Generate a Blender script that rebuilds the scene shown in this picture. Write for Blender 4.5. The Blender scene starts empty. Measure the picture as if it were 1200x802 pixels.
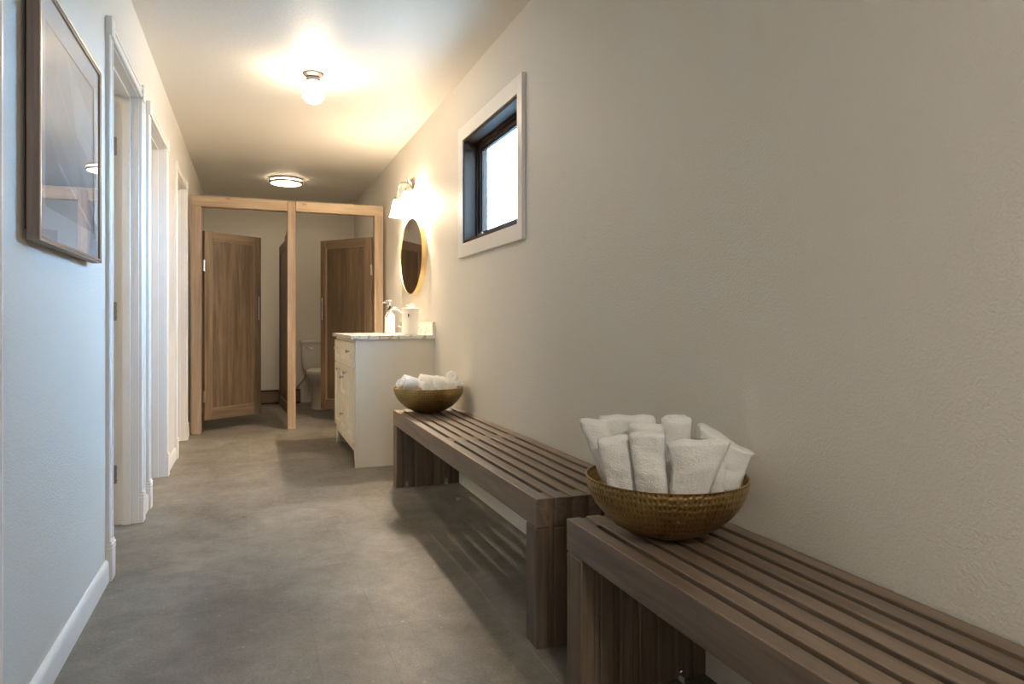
import bpy, bmesh, math, random
from mathutils import Vector, Matrix, noise
random.seed(7)
sc = bpy.context.scene
C = sc.collection
R = math.radians

# ------------------------------------------------------------------ camera
cam_d = bpy.data.cameras.new('camera'); cam = bpy.data.objects.new('camera', cam_d); C.objects.link(cam)
cam_d.sensor_width = 36.0; cam_d.lens = 24.15; cam_d.shift_y = -0.02
cam_d.clip_start = 0.02; cam_d.clip_end = 200
cam.location = (0, 0, 1.0); cam.rotation_euler = (R(90), 0, R(-20.75))
sc.camera = cam
# ------------------------------------------------------------------ sky, exposure
world = bpy.data.worlds.new('sky'); sc.world = world; world.use_nodes = True
bg = world.node_tree.nodes['Background']
bg.inputs[0].default_value = (0.36, 0.66, 1.0, 1); bg.inputs[1].default_value = 40.0
sc.view_settings.view_transform = 'Standard'; sc.view_settings.look = 'None'
sc.view_settings.gamma = 1.0; sc.view_settings.use_curve_mapping = False
sc.view_settings.exposure = 0.68
sc.cycles.use_denoising = True
sc.cycles.max_bounces = 14; sc.cycles.diffuse_bounces = 8; sc.cycles.sample_clamp_indirect = 6.0
WARM = (1.0, 0.79, 0.56)
GLOBE_W, FLUSH_W, SCONCE_W, REAR_FILL_W = 64.0, 14.0, 56.0, 118.0
BULB_W = 2600.0

# ------------------------------------------------------------------ materials
def new_mat(name):
    m = bpy.data.materials.new(name); m.use_nodes = True
    nt = m.node_tree; b = nt.nodes['Principled BSDF']
    return m, nt, b
def N(nt, t, **kw):
    n = nt.nodes.new(t)
    for k, v in kw.items(): setattr(n, k, v)
    return n
def ramp(nt, fac, stops):
    r = N(nt, 'ShaderNodeValToRGB'); e = r.color_ramp.elements
    e[0].position, e[0].color = stops[0][0], (*stops[0][1], 1)
    e[1].position, e[1].color = stops[-1][0], (*stops[-1][1], 1)
    for p, c in stops[1:-1]:
        x = e.new(p); x.color = (*c, 1)
    nt.links.new(fac, r.inputs[0]); return r.outputs[0]
def mixc(nt, fac, a, b, mode='MIX'):
    m = N(nt, 'ShaderNodeMix', data_type='RGBA', blend_type=mode)
    for sock, v in ((m.inputs[0], fac), (m.inputs[6], a), (m.inputs[7], b)):
        if isinstance(v, (int, float)): sock.default_value = v
        elif isinstance(v, tuple): sock.default_value = (*v, 1)
        else: nt.links.new(v, sock)
    return m.outputs[2]
def noise_tex(nt, vec, scale, detail=3, rough=.5, dist=0):
    n = N(nt, 'ShaderNodeTexNoise'); n.inputs['Scale'].default_value = scale
    n.inputs['Detail'].default_value = detail; n.inputs['Roughness'].default_value = rough
    n.inputs['Distortion'].default_value = dist
    nt.links.new(vec, n.inputs['Vector']); return n.outputs['Fac']
def bump(nt, b, h, strength, dist):
    n = N(nt, 'ShaderNodeBump'); n.inputs['Strength'].default_value = strength
    n.inputs['Distance'].default_value = dist
    nt.links.new(h, n.inputs['Height']); nt.links.new(n.outputs[0], b.inputs['Normal']); return n
def plain(name, col, rough=.5, metal=0, coat=0, nb=None, spec=None):
    m, nt, b = new_mat(name)
    b.inputs['Base Color'].default_value = (*col, 1); b.inputs['Roughness'].default_value = rough
    b.inputs['Metallic'].default_value = metal; b.inputs['Coat Weight'].default_value = coat
    tc = N(nt, 'ShaderNodeTexCoord').outputs['Object']
    f = noise_tex(nt, tc, 9, 4)
    c = mixc(nt, f, tuple(x*.96 for x in col), tuple(min(1, x*1.04) for x in col))
    nt.links.new(c, b.inputs['Base Color'])
    if nb: bump(nt, b, noise_tex(nt, tc, nb[0], 3), nb[1], nb[2])
    return m
def paint(name, col, scale=150, strength=.42):
    m, nt, b = new_mat(name)
    pos = N(nt, 'ShaderNodeNewGeometry').outputs['Position']
    f = noise_tex(nt, pos, 1.3, 4)
    c = mixc(nt, f, tuple(x*.965 for x in col), tuple(min(1, x*1.03) for x in col))
    nt.links.new(c, b.inputs['Base Color']); b.inputs['Roughness'].default_value = .55
    h = noise_tex(nt, pos, scale, 3, .55, .3)
    h2 = ramp(nt, h, [(.42, (0, 0, 0)), (.62, (1, 1, 1))])
    bump(nt, b, h2, strength, .0016); return m
def wood(name, dark, light, axis='Y', scale=1.0, rough=.5, knots=True, streak=None, coat=0.0):
    m, nt, b = new_mat(name)
    tc = N(nt, 'ShaderNodeTexCoord').outputs['Object']
    oi = N(nt, 'ShaderNodeObjectInfo').outputs['Random']
    mul = N(nt, 'ShaderNodeMath', operation='MULTIPLY'); mul.inputs[1].default_value = 37.0
    nt.links.new(oi, mul.inputs[0])
    add = N(nt, 'ShaderNodeVectorMath', operation='ADD')
    nt.links.new(tc, add.inputs[0]); nt.links.new(mul.outputs[0], add.inputs[1])
    mp = N(nt, 'ShaderNodeMapping'); s = [26*scale]*3; s['XYZ'.index(axis)] = 1.6*scale
    mp.inputs['Scale'].default_value = s; nt.links.new(add.outputs[0], mp.inputs[0])
    g = noise_tex(nt, mp.outputs[0], 1.0, 5, .6, .9)
    mp2 = N(nt, 'ShaderNodeMapping'); s2 = [110*scale]*3; s2['XYZ'.index(axis)] = 3*scale
    mp2.inputs['Scale'].default_value = s2; nt.links.new(add.outputs[0], mp2.inputs[0])
    g2 = noise_tex(nt, mp2.outputs[0], 1.0, 3, .6)
    mid = tuple((a+c)/2 for a, c in zip(dark, light))
    col = ramp(nt, g, [(.28, dark), (.5, mid), (.72, light)])
    fine = ramp(nt, g2, [(.3, (.80, .80, .80)), (.6, (1.04, 1.04, 1.04))])
    col = mixc(nt, .75, col, fine, 'MULTIPLY')
    tone = ramp(nt, oi, [(0, (.86, .86, .87)), (1, (1.1, 1.08, 1.05))])
    col = mixc(nt, 1.0, col, tone, 'MULTIPLY')
    if knots:
        mp3 = N(nt, 'ShaderNodeMapping'); s3 = [9.0]*3; s3['XYZ'.index(axis)] = 3.2
        mp3.inputs['Scale'].default_value = s3; nt.links.new(add.outputs[0], mp3.inputs[0])
        v = N(nt, 'ShaderNodeTexVoronoi'); v.inputs['Scale'].default_value = 1.0
        nt.links.new(mp3.outputs[0], v.inputs['Vector'])
        k = ramp(nt, v.outputs['Distance'], [(.03, (.35, .3, .26)), (.10, (1, 1, 1))])
        col = mixc(nt, .8, col, k, 'MULTIPLY')
    if streak:
        mp4 = N(nt, 'ShaderNodeMapping'); s4 = [11.0]*3; s4['XYZ'.index(axis)] = 1.6
        mp4.inputs['Scale'].default_value = s4; nt.links.new(add.outputs[0], mp4.inputs[0])
        f = noise_tex(nt, mp4.outputs[0], 1.0, 7, .72)
        st = ramp(nt, f, [(.35, streak[0]), (.68, streak[1])])
        col = mixc(nt, 1.0, col, st, 'MULTIPLY')
    nt.links.new(col, b.inputs['Base Color']); b.inputs['Roughness'].default_value = rough
    b.inputs['Coat Weight'].default_value = coat
    bump(nt, b, g2, .35, .0008); return m
def emit(name, col, strength):
    m, nt, b = new_mat(name)
    b.inputs['Base Color'].default_value = (.9, .88, .82, 1); b.inputs['Roughness'].default_value = .4
    b.inputs['Emission Color'].default_value = (*col, 1); b.inputs['Emission Strength'].default_value = strength
    return m
def glass_mat(name, tint=(1, 1, 1), gloss=.08, rough=.0):
    m, nt, b = new_mat(name); nt.nodes.remove(b)
    o = nt.nodes['Material Output']
    tr = N(nt, 'ShaderNodeBsdfTransparent'); tr.inputs[0].default_value = (*tint, 1)
    gl = N(nt, 'ShaderNodeBsdfGlossy'); gl.inputs['Roughness'].default_value = rough
    lw = N(nt, 'ShaderNodeLayerWeight'); lw.inputs[0].default_value = .5
    pw = N(nt, 'ShaderNodeMath', operation='POWER'); pw.inputs[1].default_value = 5.0
    nt.links.new(lw.outputs['Facing'], pw.inputs[0])
    fr = N(nt, 'ShaderNodeMath', operation='MULTIPLY_ADD'); fr.inputs[1].default_value = .9; fr.inputs[2].default_value = gloss/2
    nt.links.new(pw.outputs[0], fr.inputs[0])
    mx = N(nt, 'ShaderNodeMixShader')
    nt.links.new(fr.outputs[0], mx.inputs[0]); nt.links.new(tr.outputs[0], mx.inputs[1]); nt.links.new(gl.outputs[0], mx.inputs[2])
    nt.links.new(mx.outputs[0], o.inputs[0]); return m

def floor_mat():
    m, nt, b = new_mat('concrete_look_vinyl')
    pos = N(nt, 'ShaderNodeNewGeometry').outputs['Position']
    oi = N(nt, 'ShaderNodeObjectInfo').outputs['Random']
    f1 = noise_tex(nt, pos, 2.2, 6, .62, .6)
    col = ramp(nt, f1, [(.30, (.105, .096, .084)), (.44, (.150, .138, .121)), (.56, (.185, .170, .149)), (.70, (.255, .235, .205))])
    f2 = noise_tex(nt, pos, 34, 4, .7)
    col = mixc(nt, .55, col, ramp(nt, f2, [(.3, (.78, .78, .79)), (.7, (1.15, 1.14, 1.12))]), 'MULTIPLY')
    v = N(nt, 'ShaderNodeTexVoronoi'); v.inputs['Scale'].default_value = 38; nt.links.new(pos, v.inputs['Vector'])
    col = mixc(nt, 1, col, ramp(nt, v.outputs['Distance'], [(.05, (.55, .52, .5)), (.10, (1, 1, 1))]), 'MULTIPLY')
    v2 = N(nt, 'ShaderNodeTexVoronoi'); v2.inputs['Scale'].default_value = 17; nt.links.new(pos, v2.inputs['Vector'])
    sp = ramp(nt, v2.outputs['Distance'], [(.03, (.7, .7, .7)), (.10, (0, 0, 0))])
    col = mixc(nt, sp, col, (.33, .305, .27))
    f3 = noise_tex(nt, pos, 9, 5, .68, .4)
    col = mixc(nt, .8, col, ramp(nt, f3, [(.34, (.80, .79, .78)), (.5, (1, 1, 1)), (.68, (1.22, 1.2, 1.17))]), 'MULTIPLY')
    f4 = noise_tex(nt, pos, 120, 3, .7)
    col = mixc(nt, .8, col, ramp(nt, f4, [(.30, (.68, .67, .66)), (.5, (1, 1, 1)), (.72, (1.25, 1.24, 1.22))]), 'MULTIPLY')
    tone = ramp(nt, oi, [(0, (.96, .96, .96)), (1, (1.045, 1.04, 1.03))])
    col = mixc(nt, 1, col, tone, 'MULTIPLY')
    nt.links.new(col, b.inputs['Base Color'])
    rr = ramp(nt, f2, [(.3, (.34,)*3), (.7, (.58,)*3)]); nt.links.new(rr, b.inputs['Roughness'])
    bump(nt, b, f2, .3, .0015); return m

M = {}
M['wall'] = paint('cream_wall_paint', (.70, .675, .62))
M['ceiling'] = paint('ceiling_paint', (.74, .715, .66), 60, .2)
M['trim'] = plain('white_trim_paint', (.84, .83, .80), .32)
M['floor'] = floor_mat()
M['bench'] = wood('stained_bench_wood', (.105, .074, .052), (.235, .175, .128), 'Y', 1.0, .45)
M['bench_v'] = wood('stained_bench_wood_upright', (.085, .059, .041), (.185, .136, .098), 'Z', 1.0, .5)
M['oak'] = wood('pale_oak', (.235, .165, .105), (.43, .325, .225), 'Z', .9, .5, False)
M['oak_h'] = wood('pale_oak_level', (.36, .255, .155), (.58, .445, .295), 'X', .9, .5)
M['stall'] = wood('brown_stained_door', (.105, .070, .042), (.225, .162, .106), 'Z', .8, .45, False, ((.72, .72, .72), (1.2, 1.18, 1.12)))
M['stall_h'] = wood('brown_stained_rail', (.105, .070, .042), (.225, .162, .106), 'X', .8, .45, False, ((.8, .8, .8), (1.15, 1.13, 1.1)))
M['panel'] = wood('brown_stained_panel', (.070, .046, .027), (.205, .145, .092), 'Z', .6, .42, False, ((.68, .68, .68), (1.3, 1.27, 1.2)))
M['bead'] = wood('highlight_bead', (.16, .11, .07), (.29, .21, .14), 'Z', .8, .45, False)  # toned lighter to paint in the highlight along the panel edges
M['heater'] = wood('brown_heater_cover', (.12, .075, .045), (.22, .145, .09), 'X', .7, .5)
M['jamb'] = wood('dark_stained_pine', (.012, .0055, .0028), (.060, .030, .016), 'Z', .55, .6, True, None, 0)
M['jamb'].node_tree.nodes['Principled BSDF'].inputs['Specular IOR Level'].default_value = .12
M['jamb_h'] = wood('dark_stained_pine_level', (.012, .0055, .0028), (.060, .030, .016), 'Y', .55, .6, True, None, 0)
M['ground'] = plain('pale_gravel', (.30, .29, .27), .9)
M['jamb_h'].node_tree.nodes['Principled BSDF'].inputs['Specular IOR Level'].default_value = .12
M['bronze'] = plain('dark_nickel', (.16, .14, .13), .45, 1)
M['dark'] = plain('dark_slot', (.02, .018, .016), .8)
M['chrome'] = plain('chrome', (.78, .77, .75), .15, 1)
M['nickel'] = plain('brushed_nickel', (.52, .47, .42), .28, 1)
M['steel'] = plain('satin_steel', (.38, .36, .34), .4, 1)
M['gold'] = plain('brushed_brass', (.83, .60, .30), .30, 1)
M['vanity'] = plain('cream_vanity_paint', (.74, .70, .61), .4)
M['porcelain'] = plain('porcelain', (.72, .70, .66), .12, 0, .3)
M['plastic'] = plain('white_plastic', (.80, .78, .74), .3)
M['soap'] = plain('white_soap_bottle', (.88, .86, .80), .2)
M['tissue'] = plain('tissue', (.9, .89, .86), .9)
M['mirror'] = plain('mirror_silver', (.86, .86, .86), .015, 1)
M['glass'] = glass_mat('window_glass', (.93, .97, 1))
M['glass_pic'] = glass_mat('picture_glass')
M['frame'] = wood('grey_brown_frame', (.13, .10, .085), (.24, .19, .165), 'Z', 1.5, .35, False)
M['frame_edge'] = plain('champagne_edge', (.72, .66, .58), .25, 1)
M['mat'] = plain('mat_board', (.74, .74, .71), .9)
M['pr0'] = plain('print_ground', (.62, .59, .53), .9)
M['pr1'] = plain('print_pale', (.72, .70, .65), .9)
M['pr2'] = plain('print_taupe', (.47, .44, .40), .9)
M['pr3'] = plain('print_grey', (.54, .52, .48), .9)
M['pr4'] = plain('print_line', (.78, .76, .70), .9)
M['globe'] = emit('lit_globe_glass', WARM, GLOBE_W)
M['diffuser'] = emit('lit_diffuser', (1, .80, .56), FLUSH_W)
M['rear_fill'] = emit('added_rear_fill', (1, .93, .84), REAR_FILL_W)  # glow of the fill light added behind the viewer
M['side_fill'] = emit('added_side_fill', (1, .82, .56), 40.0)  # glow of the fill lamps added in the side rooms
M['shade'] = emit('lit_frosted_shade', WARM, SCONCE_W)
M['bulb'] = emit('lit_bulb', WARM, BULB_W)
def towel_mat():
    m, nt, b = new_mat('white_terry')
    tc = N(nt, 'ShaderNodeTexCoord').outputs['Object']
    f = noise_tex(nt, tc, 190, 3, .75); f2 = noise_tex(nt, tc, 40, 3)
    c = mixc(nt, f2, (.87, .865, .85), (.94, .935, .925)); nt.links.new(c, b.inputs['Base Color'])
    b.inputs['Roughness'].default_value = .95; b.inputs['Sheen Weight'].default_value = .35
    bump(nt, b, f, .9, .005); return m
M['towel'] = towel_mat()
def marble_mat():
    m, nt, b = new_mat('white_marble')
    tc = N(nt, 'ShaderNodeTexCoord').outputs['Object']
    w = N(nt, 'ShaderNodeTexWave'); w.inputs['Scale'].default_value = 3; w.inputs['Distortion'].default_value = 14
    w.inputs['Detail'].default_value = 5; w.inputs['Detail Scale'].default_value = 2.2
    nt.links.new(tc, w.inputs['Vector'])
    c = ramp(nt, w.outputs['Fac'], [(.0, (.36, .34, .32)), (.10, (.62, .60, .56)), (.3, (.78, .76, .71))])
    nt.links.new(c, b.inputs['Base Color']); b.inputs['Roughness'].default_value = .15; return m
M['marble'] = marble_mat()
def brass_hammered():
    m, nt, b = new_mat('hammered_antique_brass')
    uv = N(nt, 'ShaderNodeUVMap'); uv.uv_map = 'UVMap'
    v = N(nt, 'ShaderNodeTexVoronoi'); v.inputs['Scale'].default_value = 1.0; v.inputs['Randomness'].default_value = .28
    mp = N(nt, 'ShaderNodeMapping'); mp.inputs['Scale'].default_value = (110, 22, 1)
    nt.links.new(uv.outputs[0], mp.inputs[0]); nt.links.new(mp.outputs[0], v.inputs['Vector'])
    h = ramp(nt, v.outputs['Distance'], [(.10, (0, 0, 0)), (.48, (1, 1, 1))])
    tc = N(nt, 'ShaderNodeTexCoord').outputs['Object']
    f = noise_tex(nt, tc, 14, 4)
    c = ramp(nt, f, [(.3, (.34, .225, .085)), (.7, (.50, .355, .15))])
    c = mixc(nt, 1, c, ramp(nt, v.outputs['Distance'], [(.12, (.62, .6, .55)), (.4, (1.1, 1.1, 1.1))]), 'MULTIPLY')
    nt.links.new(c, b.inputs['Base Color']); b.inputs['Metallic'].default_value = 1; b.inputs['Roughness'].default_value = .34
    bump(nt, b, h, .8, .0022); return m
M['bowl'] = brass_hammered()

# ------------------------------------------------------------------ mesh helpers
def origin_of(o):
    v = Vector((0, 0, 0))
    while o is not None:
        v = v + o.location; o = o.parent
    return v
def obj(name, bm, mat, parent=None, smooth=False, world_coords=True, angle=None):
    """link bm as ONE mesh object; geometry is in world coordinates unless world_coords=False"""
    if parent is not None and world_coords:
        bmesh.ops.translate(bm, vec=-origin_of(parent), verts=bm.verts)
    bmesh.ops.recalc_face_normals(bm, faces=bm.faces)
    me = bpy.data.meshes.new(name); bm.to_mesh(me); bm.free()
    for mm in (mat if isinstance(mat, (list, tuple)) else [mat]): me.materials.append(mm)
    if smooth:
        for p in me.polygons: p.use_smooth = True
        if angle: me.set_sharp_from_angle(angle=R(angle))
    o = bpy.data.objects.new(name, me); C.objects.link(o)
    if parent is not None: o.parent = parent
    return o
def box(bm, x0, x1, y0, y1, z0, z1, bev=0, seg=1, mi=0):
    r = bmesh.ops.create_cube(bm, size=1)
    vs = r['verts']
    bmesh.ops.scale(bm, vec=(x1-x0, y1-y0, z1-z0), verts=vs)
    bmesh.ops.translate(bm, vec=((x0+x1)/2, (y0+y1)/2, (z0+z1)/2), verts=vs)
    fs = list({f for v in vs for f in v.link_faces})
    for f in fs: f.material_index = mi
    if bev:
        es = list({e for v in vs for e in v.link_edges})
        bmesh.ops.bevel(bm, geom=es, offset=bev, segments=seg, affect='EDGES', profile=.6)
    return bm
def B(*a, **k): return box(bmesh.new(), *a, **k)
def boxes(lst, bev=0):
    bm = bmesh.new()
    for l in lst: box(bm, *l, bev=bev)
    return bm
def lathe(prof, seg=48, cx=0, cy=0, bm=None, uvs=False, close=False):
    bm = bm or bmesh.new(); rings = []
    for r, z in prof:
        if r < 1e-6: rings.append([bm.verts.new((cx, cy, z))])
        else: rings.append([bm.verts.new((cx+r*math.cos(2*math.pi*i/seg), cy+r*math.sin(2*math.pi*i/seg), z)) for i in range(seg)])
    uvl = bm.loops.layers.uv.new('UVMap') if uvs else None
    n = len(prof)
    for k in range(n-1):
        a, b = rings[k], rings[k+1]
        for i in range(seg):
            j = (i+1) % seg
            if len(a) == 1 and len(b) == 1: continue
            if len(a) == 1: f = bm.faces.new((a[0], b[i], b[j]))
            elif len(b) == 1: f = bm.faces.new((a[i], a[j], b[0]))
            else: f = bm.faces.new((a[i], a[j], b[j], b[i]))
            if uvl:
                for lp in f.loops:
                    kk = k if lp.vert in a else k+1
                    ang = i if (len(rings[kk]) > 1 and lp.vert is rings[kk][i]) else i+1
                    lp[uvl].uv = (ang/seg, kk/(n-1))
    return bm
def tube(bm, pts, rad, seg=10):
    pts = [Vector(p) for p in pts]; rings = []
    up = Vector((0, 0, 1))
    prev = None
    for i, p in enumerate(pts):
        t = (pts[min(i+1, len(pts)-1)] - pts[max(i-1, 0)]).normalized()
        a = prev if prev is not None else (Vector((1, 0, 0)) if abs(t.z) > .9 else up)
        s = (a - t*a.dot(t)).normalized(); prev = s
        w = t.cross(s); r = rad[i] if isinstance(rad, (list, tuple)) else rad
        rings.append([bm.verts.new(p + r*(math.cos(2*math.pi*k/seg)*s + math.sin(2*math.pi*k/seg)*w)) for k in range(seg)])
    for a, b in zip(rings, rings[1:]):
        for k in range(seg): bm.faces.new((a[k], a[(k+1) % seg], b[(k+1) % seg], b[k]))
    bm.faces.new(rings[0]); bm.faces.new(rings[-1][::-1]); return bm
def bez(p0, p1, p2, p3, n=12):
    out = []
    for i in range(n+1):
        t = i/n; u = 1-t
        out.append(tuple(u**3*a+3*u*u*t*b+3*u*t*t*c+t**3*d for a, b, c, d in zip(p0, p1, p2, p3)))
    return out
def loft(rings, seg=32, cap=True):
    """rings: (cx, cy, z, rx, ry, power)"""
    bm = bmesh.new(); rr = []
    for cx, cy, z, rx, ry, pw in rings:
        row = []
        for i in range(seg):
            a = 2*math.pi*i/seg; c, s = math.cos(a), math.sin(a)
            row.append(bm.verts.new((cx+rx*math.copysign(abs(c)**(2/pw), c), cy+ry*math.copysign(abs(s)**(2/pw), s), z)))
        rr.append(row)
    for a, b in zip(rr, rr[1:]):
        for i in range(seg): bm.faces.new((a[i], a[(i+1) % seg], b[(i+1) % seg], b[i]))
    if cap: bm.faces.new(rr[0][::-1]); bm.faces.new(rr[-1])
    return bm
def prism(pts, axis, a0, a1):
    """extrude a closed 2D outline along an axis. axis 'X': pts=(y,z); 'Y': pts=(x,z)"""
    bm = bmesh.new()
    f = (lambda p, a: (a, p[0], p[1])) if axis == 'X' else ((lambda p, a: (p[0], a, p[1])) if axis == 'Y' else (lambda p, a: (p[0], p[1], a)))
    A = [bm.verts.new(f(p, a0)) for p in pts]; Bv = [bm.verts.new(f(p, a1)) for p in pts]
    bm.faces.new(A); bm.faces.new(Bv[::-1]); n = len(pts)
    for i in range(n): bm.faces.new((A[i], A[(i+1) % n], Bv[(i+1) % n], Bv[i]))
    return bm
def thing(name, label, cat, loc=(0, 0, 0), rz=0, group=None):
    o = bpy.data.objects.new(name, None); C.objects.link(o); o.empty_display_size = .1
    o.location = loc; o.rotation_euler = (0, 0, rz); o['label'] = label; o['category'] = cat
    if group: o['group'] = group
    return o
def tag(o, label, cat, group=None):
    o['label'] = label; o['category'] = cat
    if group: o['group'] = group
    return o
def struct(name, bm, mat, label, parent=None, **k):
    o = obj(name, bm, mat, parent, **k)
    if parent is None: o['kind'] = 'structure'; o['label'] = label
    return o

# ------------------------------------------------------------------ dimensions
RW, LW, CH = 1.215, -0.525, 2.497          # right wall, left wall, ceiling
Y0, Y1 = -2.6, 8.85
LT = -0.64                                  # back face of the left wall
DH = 2.11                                   # doorway height
doors = [(0.97, 1.73), (3.09, 3.838), (4.173, 4.925), (5.603, 6.36)]

# ------------------------------------------------------------------ shell
fl = struct('floor', boxes([(-2.7, LT+.008, Y0-.2, Y1+.2, -.12, 0), (LT+.008, RW+.2, Y0-.2, Y1+.2, -.12, -.008)]), M['floor'],
            'brown grey concrete-look plank floor running down the corridor')
PW, PL = .204, 1.22
def plank_mesh(w, l):
    bm = B(-w/2, w/2, -l/2, l/2, -.008, 0, bev=.0003)
    me = bpy.data.meshes.new('plank'); bm.to_mesh(me); bm.free(); me.materials.append(M['floor']); return me
full = plank_mesh(PW-.0002, PL-.0002)
for k in range(-5, 4):
    x0 = .388+PW*k; off = {0: 2.25, 1: 2.83, -1: 3.02}.get(k, (k*.47) % PL)
    y = off - PL*math.ceil((off-Y0)/PL)
    while y < Y1:
        a, b2 = max(y, Y0), min(y+PL, Y1)
        if b2-a > .02:
            me = full if b2-a > PL-.001 else plank_mesh(PW-.0002, b2-a-.0002)
            o = bpy.data.objects.new('plank', me); C.objects.link(o); o.parent = fl; o.location = (x0+PW/2, (a+b2)/2, 0)
        y += PL
struct('ceiling', B(-2.7, RW+.2, Y0-.2, Y1+.2, CH, CH+.12), M['ceiling'], 'smooth cream ceiling over the corridor')
# right wall with the window opening
WY0, WY1, WZ0, WZ1 = 3.09, 4.01, 1.472, 2.10
struct('wall_right', boxes([(RW, RW+.13, Y0-.2, WY0, 0, CH), (RW, RW+.13, WY1, Y1+.2, 0, CH),
        (RW, RW+.13, WY0, WY1, 0, WZ0), (RW, RW+.13, WY0, WY1, WZ1, CH)]), M['wall'], 'long textured cream wall above the benches')
lst = []; y = Y0-.2
for a, b2 in doors:
    lst.append((LT, LW, y, a-.02, 0, CH)); lst.append((LT, LW, a-.02, b2+.02, DH+.02, CH)); y = b2+.02
lst.append((LT, LW, y, Y1+.2, 0, CH))
struct('wall_left', boxes(lst), M['wall'], 'textured wall on the left pierced by white doorways')
struct('wall_far', B(LW, RW, Y1, Y1+.2, 0, CH), M['wall'], 'plain wall behind the toilet stalls')
struct('wall_back', B(-2.7, RW, Y0-.2, Y0, 0, CH), M['wall'], 'wall closing the corridor behind the viewer')
struct('ground', B(RW+.2, 40, -30, 40, -.4, -.15), M['ground'], 'unseen pale gravel ground added outside the window for its bounce light')  # out of view, added to shape the light through the window
struct('wall_side_rooms', boxes([(-2.7, -2.6, Y0, Y1+.2, 0, CH), (-2.6, LT, Y1, Y1+.2, 0, CH),
        (-2.6, LT, 2.35, 2.45, 0, CH), (-2.6, LT, 3.96, 4.06, 0, CH), (-2.6, LT, 5.2, 5.3, 0, CH)]), M['wall'], 'walls of the unseen rooms beyond the doorways')

# baseboards
def base_prof(face, sgn, z=.086):
    x = lambda t: face + sgn*t
    return [(x(0), 0), (x(.013), 0), (x(.013), z*.72), (x(.012), z*.84), (x(.008), z*.95), (x(.003), z), (x(0), z)]
first = True
for a, b2 in [(Y0, .97-.075), (1.805, 3.015), (3.911, 4.098), (4.998, 5.528), (6.433, 6.655), (6.76, Y1)]:
    struct('baseboard_left', prism(base_prof(LW, 1), 'Y', a, b2), M['trim'], 'white baseboard with rounded top along the left wall', smooth=True, angle=50)
struct('baseboard_right', prism(base_prof(RW, -1, .11), 'Y', Y0, 4.75), M['trim'], 'pale baseboard under the benches', smooth=True, angle=50)

# door casings
CW = .073; CX = LW+.017
def casing_prof(y0, y1, x0=LW, x1=CX):
    w = y1-y0
    return [(x0, y0), (x1-.004, y0), (x1, y0+.004), (x1, y0+.014), (x1-.004, y0+.018), (x1-.004, y1-.018), (x1, y1-.014), (x1, y1-.004), (x1-.004, y1), (x0, y1)]
for n, (a, b2) in enumerate(doors, 1):
    if n == 1: lab = 'white door casing cut off by the left edge, before the framed print'
    else: lab = ['', 'white cased doorway with steel hinges just past the framed print', 'white cased doorway between the hinged one and the last', 'white cased doorway nearest the toilet stalls'][n-1]
    jb = struct('door_%d' % n, boxes([(LT-.01, LW+.002, a-.02, a, 0, DH), (LT-.01, LW+.002, b2, b2+.02, 0, DH), (LT-.01, LW+.002, a-.02, b2+.02, DH, DH+.02)], bev=.0015),
                M['trim'], lab)
    for (c0, c1) in ((a-CW, a-.004), (b2+.004, b2+CW)):
        obj('casing', prism(casing_prof(c0, c1), 'Z', .15, DH+.004), M['trim'], jb, smooth=True, angle=40)
        # plinth block with two turned beads
        bm = bmesh.new(); box(bm, LW, CX+.006, c0-.002, c1+.002, 0, .115, bev=.002)
        for z in (.122, .137): box(bm, LW, CX+.008, c0-.003, c1+.003, z-.006, z+.006, bev=.004, seg=2)
        box(bm, LW, CX+.003, c0, c1, .112, .152)
        obj('plinth_block', bm, M['trim'], jb)
        bm = bmesh.new(); box(bm, LW, CX+.006, c0-.002, c1+.002, DH-.006, DH+.066, bev=.002)
        obj('corner_block', bm, M['trim'], jb)
    pr = [(x, DH+.004+(yy-a)) for x, yy in casing_prof(a, a+.052)]
    obj('header_casing', prism(pr, 'Y', a-.002, b2+.002), M['trim'], jb, smooth=True, angle=40)
    st = boxes([(LT+.045, LT+.080, a, a+.011, 0, DH-.011), (LT+.045, LT+.080, b2-.011, b2, 0, DH-.011), (LT+.045, LT+.080, a, b2, DH-.011, DH)], bev=.001)
    obj('door_stop', st, M['trim'], jb)
    if n == 2:
        for z in (.25, 1.05, 1.86):
            bm = bmesh.new(); box(bm, LT-.002, LT+.021, b2-.003, b2+.001, z-.045, z+.045, bev=.001)
            tube(bm, [(LT+.004, b2-.006, z-.046), (LT+.004, b2-.006, z+.046)], .006, 10)
            for dz in (-.03, 0, .03): tube(bm, [(LT+.02, b2-.0045, z+dz), (LT+.02, b2-.0025, z+dz)], .0035, 8)
            obj('hinge', bm, M['steel'], jb)
        # the leaf itself, swung back into the side room
        bm = B(LT-.76, LT-.012, b2-.04, b2-.004, .012, DH-.014, bev=.002)
        obj('door_leaf', bm, M['trim'], jb)

# window 1 (right wall)
casX = RW-.02
w1 = struct('window_1', boxes([(casX, RW, WY0-.065, WY0, WZ0-.08, WZ1+.085), (casX, RW, WY1, WY1+.09, WZ0-.08, WZ1+.085),
        (casX, RW, WY0, WY1, WZ1, WZ1+.085), (casX, RW, WY0, WY1, WZ0-.08, WZ0)], bev=.0015), M['trim'], 'small high window with white casing and dark wood reveal')
J = .018; SX0, SX1 = RW+.075, RW+.125
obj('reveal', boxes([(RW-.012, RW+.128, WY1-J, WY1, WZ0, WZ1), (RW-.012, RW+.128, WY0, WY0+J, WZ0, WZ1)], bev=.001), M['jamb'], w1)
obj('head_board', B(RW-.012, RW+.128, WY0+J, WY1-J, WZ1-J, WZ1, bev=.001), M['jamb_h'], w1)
obj('sill_board', B(RW-.012, RW+.128, WY0+J, WY1-J, WZ0, WZ0+J, bev=.001), M['jamb_h'], w1)
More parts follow.
